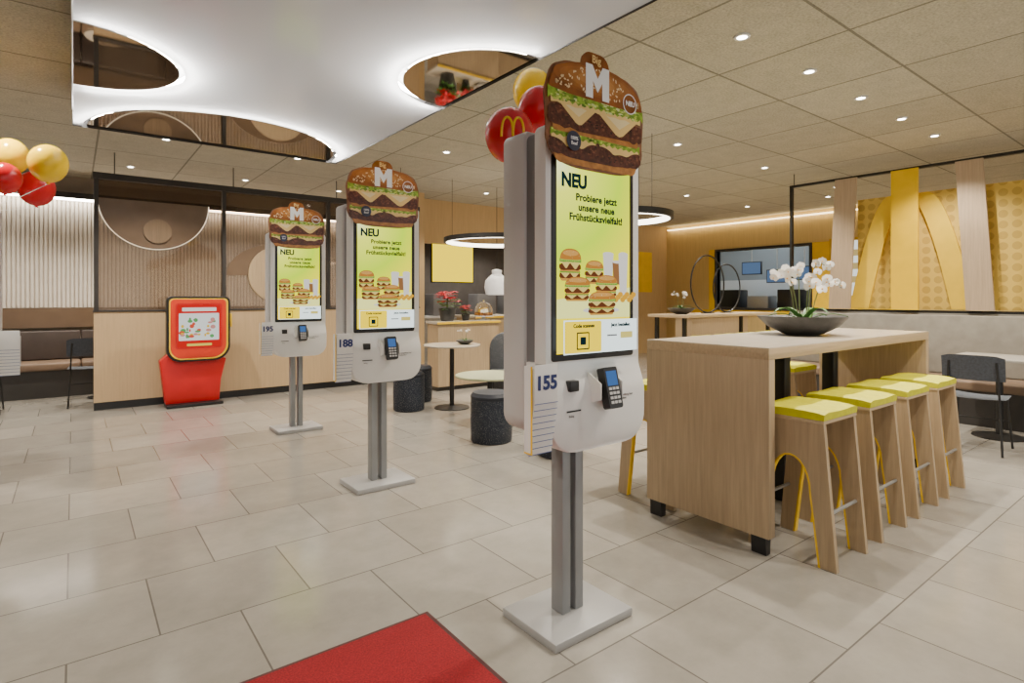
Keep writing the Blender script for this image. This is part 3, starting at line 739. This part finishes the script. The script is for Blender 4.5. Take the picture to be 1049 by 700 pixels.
r=root('menu_board',(11.56,4.6,1.3),'bright lit menu board with yellow surround on wall','menu board')
box('board_frame',(-.03,-.42,0),(.020,.35,1.15),m_yellowd,r); box('board_face',(-.035,-.36,.06),(-.03,.29,1.09),E('menu_face',(.9,.93,.85),1.3),r)
for z in (.3,.55,.8): box('board_picture',(-.037,-.30,z),(-.035,.22,z+.12),E('menu_food',(.75,.55,.2),.8),r)
for (y,z) in ((7.05,2.0),(6.45,1.8),(5.85,1.85)):
    r=root('order_monitor',(12.45,y,z),'black order monitor hanging in kitchen','monitor','kitchen monitors')
    box('monitor_case',(-.02,-.24,-.15),(.03,.24,.15),m_black,r,.005); box('monitor_screen',(-.023,-.22,-.13),(-.02,.22,.13),E('monitor_face',(.12,.2,.35),.8),r)
    tube('ceiling_arm',[(.0,0,.14),(0,0,3.049-z)],.012,m_steel,r,6)
r=root('kitchen_light_strip',(12.1,6.6,2.98),'cool white linear light over kitchen','ceiling light')
box('diffuser',(-.08,-1.1,0),(.08,1.1,.03),E('cool_tube',(.80,.91,1),26),r); box('housing',(-.1,-1.12,.03),(.1,1.12,.069),m_white,r)
r=root('kitchen_counter',(12.35,6.3,0),'stainless steel kitchen counter with equipment','counter')
box('cabinet',(-.3,-1.6,0),(.4,1.6,.88),m_steel,r); box('worktop',(-.33,-1.62,.88),(.42,1.62,.92),m_steel,r,.005)
for i,y in enumerate((-1.3,-.5,.2,.9)): box('appliance',(-.2,y,.92),(.2,y+.5,1.36+.14*(i%2)),(m_steel,m_black)[i%2],r,.02)

# ------------------------------------------------------------ dark chair, cafe tables
def make_chair(loc,rz,group='dark speckled chairs'):
    c=root('chair',loc,'dark slate shell chair with thin black metal legs','chair',group,rz)
    bm=bmesh.new(); N=8
    g=[[None]*(N+1) for _ in range(N+1)]
    for i in range(N+1):
        for j in range(N+1):
            u=-1+2*i/N; v=-1+2*j/N
            g[i][j]=bm.verts.new((.205*u,.205*v*(1-.05*u),.45+.012*(u*u+v*v)-.008*(u>0.7)))
    for i in range(N):
        for j in range(N): bm.faces.new([g[i][j],g[i+1][j],g[i+1][j+1],g[i][j+1]])
    bmesh.ops.solidify(bm,geom=bm.faces[:],thickness=.018)
    fin('seat',bm,M('grey_seat_shell',(.16,.18,.21),.5,var=.2,vs=60),c,smooth=True)
    bm=bmesh.new(); rows=[]
    for i in range(9):
        v=-1+2*i/8; rows.append([bm.verts.new((-.215-.04*(k/5)+.035*abs(v)**2,.215*v,.62+.215*k/5-.02*(abs(v)**6)*(1 if k==5 else 0))) for k in range(6)])
    for A,B in zip(rows,rows[1:]):
        for k in range(5): bm.faces.new([A[k],B[k],B[k+1],A[k+1]])
    bmesh.ops.solidify(bm,geom=bm.faces[:],thickness=.015)
    fin('backrest',bm,M('slate_shell',(.07,.08,.10),.5,var=.2,vs=60),c,smooth=True)
    for sy in (-1,1):
        tube('leg',[(.17,.17*sy,.445),(.21,.2*sy,0.006)],.009,m_blackm,c,8)
        tube('leg',[(-.225,.16*sy,.78),(-.205,.17*sy,.62),(-.18,.175*sy,.44),(-.23,.2*sy,0.006)],.009,m_blackm,c,8)
    tube('stretcher',[(.19,-.185,.24),(.19,.185,.24)],.006,m_blackm,c,6)
    return c
c0=make_chair((6.25,1.45,0),.05)
for (x,y,a) in ((.15,8.75,PI/2),(-.85,8.75,PI/2),(6.35,.2,0.1)): copy_tree(c0,(x,y,0),a)
def cafe_table(loc,r,label,topm,sq=False,h=.76):
    t=root('cafe_table',loc,label,'table','small cafe tables')
    if sq: box('tabletop',(-r,-r,h-.025),(r,r,h),topm,t,.004)
    else: lathe('tabletop',[(0,h-.025),(r-.01,h-.025),(r,h-.018),(r,h-.007),(r-.006,h),(0,h)],topm,t,40)
    tube('pedestal',[(0,0,.03),(0,0,h-.025)],.028,m_blackm,t,12)
    lathe('foot',[(0,0),(.21,0),(.21,.008),(.03,.03),(0,.03)],m_blackm,t,28)
cafe_table((3.60,5.85,0),.34,'small round pale-topped cafe table on black pedestal',m_top)
cafe_table((3.52,4.95,0),.37,'low round sage-topped table beside pouf stools',m_sage,h=.50)
cafe_table((6.95,1.45,0),.34,'square grey-topped cafe table beside long bench',m_conc,True)
cafe_table((6.95,.1,0),.34,'square grey-topped cafe table beside long bench',m_conc,True)
cafe_table((.35,9.32,0),.24,'small round cafe table beside dark bench',m_top)
cafe_table((-1.4,9.3,0),.24,'small round cafe table beside dark bench',m_top)
m_pad=M('pad_navy',(.014,.018,.03),.6,var=.1)
def pouf(x,y,r=.19,h=.45):
    p=root('pouf_stool',(x,y,0),'navy terrazzo-speckled cylindrical pouf stool with padded top','stool','speckled pouf stools')
    lathe('body',[(0,0),(r-.01,0),(r,.015),(r*1.02,h*.5),(r,h-.06),(0,h-.06)],m_speck,p,36)
    lathe('seat_pad',[(r,h-.058),(r+.004,h-.03),(r-.02,h),(0,h+.004)],m_pad,p,36)
pouf(3.06,4.28); pouf(3.13,6.05,.18); pouf(3.5,6.5,.17); pouf(3.25,3.55)
def lounge(loc,rz,label):
    s=root('curved_lounge_seat',loc,label,'sofa',rz=rz)
    prism('seat_base',ell(0,0,.50,.40,30,PI,2*PI),0,.36,'z',m_speckg,s)
    prism('seat_cushion',ell(0,0,.54,.43,30,PI,2*PI),.362,.46,'z',m_speckg,s,.015,2)
    prism('backrest',rrect(-.55,.55,0,.9,[.02,.02,.2,.2],8),.0,.11,'y',m_speckg,s,.02,2)
lounge((4.42,5.28,0),-.65,'dark speckled lounge seat with rounded high back')
r=orchid((3.72,5.75,.76),.38,'small bowl with white flowers on round cafe table',3,4)

# ------------------------------------------------------------ kids terminal
kt=root('children_play_terminal',(1.20,7.93,0),'red and yellow play terminal with rounded screen frame','play terminal')
box('floor_plate',(-.33,-.14,0),(.28,.14,.04),m_black,kt,.01)
prism('pedestal',[(-.33,.04),(.25,.04),(.27,.30),(.33,.56),(.10,.62),(-.28,.66),(-.39,.56),(-.36,.30)],-.045,.10,'y',m_red,kt,.012,2)
hd=prism('screen_housing',rrect(-.325,.365,.545,1.335,[.15,.18,.06,.06],8),-.10,.02,'y',m_black,kt,.01,2)
p=Pic(-.1015,.001)
p.add(rrect(-.30,.34,.57,1.31,[.14,.17,.05,.05],8),m_yellow); p.add(rrect(-.285,.318,.585,1.298,[.13,.16,.045,.045],8),m_redor)
p.add(rrect(-.235,.27,.70,1.25,.03),m_red)
p.add(rrect(-.22,.255,.715,1.235,.02),e_red)
p.add(rrect(-.20,.235,.80,1.13,.01),E('play_screen',(.80,.82,.76),1.1))
rnd=random.Random(4)
cols=[E('ps%d'%i,c) for i,c in enumerate([(.75,.1,.05),(.12,.42,.12),(.85,.55,.05),(.15,.35,.12),(.7,.3,.25)])]
for i in range(34):
    x=rnd.uniform(-.18,.20); z=rnd.uniform(.83,1.06); p.add(ell(x,z,rnd.uniform(.01,.032),rnd.uniform(.01,.028),9),cols[i%5])
p.add(rrect(-.17,.20,1.155,1.20,.01),e_cup); p.add(rrect(-.12,.15,.735,.765,.01),E('play_yellow',(.9,.7,.1)))
p.done('screen_picture',hd)
box('side_handle',(.36,-.06,.95),(.395,-.02,1.12),m_yellow,kt,.01)

# ------------------------------------------------------------ middle area
ct=root('service_counter',(5.2,7.7,0),'oak service counter with pale top and yellow edge','counter')
box('counter_front',(0,0,.08),(3.0,.6,.98),m_oakz,ct); box('counter_plinth',(.02,.03,0),(2.98,.57,.08),m_black,ct)
box('counter_top',(-.03,-.03,.98),(3.03,.63,1.02),m_top,ct,.004); box('edge_strip',(-.03,-.036,.985),(3.03,-.031,1.015),m_yellow,ct)
def ringlamp(x,y,z,R,label):
    r=root('ring_pendant_lamp',(x,y,z),label,'pendant lamp','black ring pendant lamps')
    lathe('ring_housing',[(R-.022,.0),(R+.03,0),(R+.03,.06),(R-.022,.06),(R-.022,0)],m_blackm,r,64)
    lathe('ring_diffuser',[(R-.024,.002),(R-.024,.05),(R-.029,.05),(R-.029,-.004),(R-.005,-.004),(R-.005,-.001),(R-.024,.002)],E('ring_glow',(1,.90,.72),8),r,64)
    for a in (0,2.1,4.2): tube('suspension_wire',[(R*math.cos(a),R*math.sin(a),.05),(R*math.cos(a),R*math.sin(a),3.049-z)],.003,m_blackm,r,5)
ringlamp(4.75,6.45,2.09,.75,'large black ring pendant lamp with warm glow')
ringlamp(4.35,3.85,2.10,.48,'large black ring pendant lamp with warm glow')
def pend(x,y,z,mat,label,prof,bz):
    r=root('pendant_lamp',(x,y,z),label,'pendant lamp','shaded pendant lamps')
    lathe('lamp_shade',prof,mat,r,32)
    lathe('bulb',[(0,bz-.03),(.03,bz),(.02,bz+.05),(0,bz+.06)],E('bulb_glow',(1,.9,.7),6),r,16)
    tube('cord',[(0,0,.2),(0,0,3.049-z)],.004,m_blackm,r,6)
pend(5.28,7.24,1.56,M('white_lamp_shade',(.85,.85,.85),.5,es=.3),'white jug-shaped pendant lamp on black cord',[(.12,-.20),(.17,-.19),(.195,-.08),(.18,.03),(.11,.10),(.075,.13),(.08,.19),(.03,.205),(0,.205)],-.17)
pend(3.45,6.9,2.65,m_blackm,'small black pendant lamp on cord',[(.066,-.06),(.07,-.05),(.06,.0),(.035,.05),(.02,.20),(0,.20)],-.04)
def poin(loc,s=1):
    r=root('poinsettia_plant',loc,'red poinsettia in dark pot on oak ledge','potted plant','red poinsettias'); r.scale=(s,)*3
    lathe('pot',[(0,0),(.08,0),(.11,.16),(.10,.165),(.09,.14),(0,.14)],m_pot,r,24)
    rnd=random.Random(3)
    for nm,mat,n,zz in (('leaf_foliage',m_green,22,.2),('red_bracts',m_poins,34,.3)):
        bm=bmesh.new()
        for i in range(n):
            a=rnd.uniform(0,2*PI); d=rnd.uniform(.03,.15); c=Vector((d*math.cos(a),d*math.sin(a),zz+rnd.uniform(-.05,.08)))
            for k in range(5):
                b=a+2*PI*k/5; u=Vector((math.cos(b),math.sin(b),-.25)); v=Vector((-math.sin(b),math.cos(b),0))
                bm.faces.new([bm.verts.new(c),bm.verts.new(c+u*.03+v*.018),bm.verts.new(c+u*.075),bm.verts.new(c+u*.03-v*.018)])
        fin(nm,bm,mat,r,fix=False)
    tube('stem',[(0,0,.13),(0,0,.28)],.01,m_stem,r,6)
dv=root('planter_ledge',(4.05,6.95,0),'low oak ledge with yellow edging carrying plants','ledge')
box('body',(0,0,.06),(1.05,.30,.94),m_oakz,dv); box('plinth',(.02,.02,0),(1.03,.28,.06),m_black,dv); box('cap',(-.02,-.02,.94),(1.07,.32,.98),m_top,dv,.004); box('edge_strip',(-.02,-.026,.945),(1.07,-.021,.975),m_yellow,dv)
poin((4.28,7.08,.98),1.15); poin((4.62,7.12,.98),.6)
r=root('glass_cake_dome',(4.93,7.10,.98),'clear glass dome over pastries on oak ledge','cake dome')
lathe('stand',[(0,0),(.10,0),(.10,.01),(.03,.02),(.03,.05),(.15,.055),(.15,.065),(0,.065)],m_white,r,28)
lathe('dome',[(.14,.066),(.14,.16),(.125,.21),(.09,.25),(.04,.272),(.015,.278),(.018,.30),(0,.305)],m_glass,r,32)
for i in range(4):
    a=i*PI/2; lathe('pastry',[(0,0),(.035,0),(.04,.02),(.03,.045),(0,.05)],BM['crown3'],r,14,c=(.06*math.cos(a),.06*math.sin(a),.066))
r=root('menu_board',(5.62,9.9,1.62),'plain glowing yellow display board above counter','menu board')
box('board_frame',(0,0,0),(1.0,.05,.85),m_black,r)
box('board_face',(.02,-.004,.02),(.98,.0,.83),E('board_yellow',(1.0,.72,.002),1.8),r)
for xx in (.1,.9): tube('hanger',[(xx,.03,.85),(xx,.03,1.429)],.006,m_blackm,r,6)
r=root('back_counter',(4.8,10.2,0),'long steel preparation counter in kitchen','counter')
box('cabinet',(0,0,0),(3.8,.6,.9),m_steel,r); box('worktop',(-.0,-.02,.9),(3.8,.6,.94),m_shell,r)
for x in (.2,1.1,2.2,3.0): box('appliance',(x,.1,.94),(x+.5,.5,1.4),m_gap,r,.02)

t=root('high_table',(7.05,5.0,0),'oak high table on black metal legs','table')
box('tabletop',(0,0,1.02),(2.6,.7,1.065),m_oakx,t,.003)
for x in (.08,2.46):
    for y in (.08,.58): box('leg',(x,y,0),(x+.05,y+.05,1.02),m_blackm,t)
for x in (.08,2.46): box('rail',(x,.13,.2),(x+.05,.58,.24),m_blackm,t)
for (x,y,R) in ((8.12,5.35,.46),(8.75,5.40,.40)):
    r=root('decor_hoop',(x,y,1.066),'large thin black metal hoop standing on high table','hoop','metal hoops')
    tube('hoop_ring',[(R*math.cos(a),0,R+.014+R*math.sin(a)) for a in [2*PI*i/48 for i in range(48)]],.012,m_blackm,r,8,True)
    box('hoop_foot',(-.12,-.05,0),(.12,.05,.012),m_blackm,r)
orchid((7.35,5.3,1.065),.72,'dark bowl of white orchids on second high table',3,5)
for i in range(4): copy_tree(s0,(7.35+.6*i,4.85,0))
r=root('yellow_wall_board',(9.3,8.77,1.45),'yellow wall board with pale letter shape','wall board')
box('board',(0,0,0),(1.7,.028,.95),m_yellow,r)
text('lettering','M',.75,(.85,-.002,.47),m_ltext,r,.02,'CENTER')
t=root('low_divider',(8.9,6.2,0),'low oak divider unit with pale cap','divider')
box('body',(0,0,.06),(1.9,.35,.95),m_oakz,t); box('plinth',(.02,.02,0),(1.88,.33,.06),m_black,t); box('cap',(-.02,-.02,.95),(1.92,.37,.99),m_oakx,t,.004)

# ------------------------------------------------------------ world / camera
w=bpy.data.worlds.new('world'); SC.world=w; w.use_nodes=True
w.node_tree.nodes['Background'].inputs[0].default_value=(1,.97,.91,1); w.node_tree.nodes['Background'].inputs[1].default_value=1.1
cam=bpy.data.cameras.new('camera'); cam.lens=20.008; cam.sensor_width=36; cam.shift_y=-45/1049; cam.clip_start=.05
co=bpy.data.objects.new('camera',cam); co.location=(0,0,1.32); co.rotation_euler=(PI/2,0,-math.atan(449.5/583)); link(co); SC.camera=co
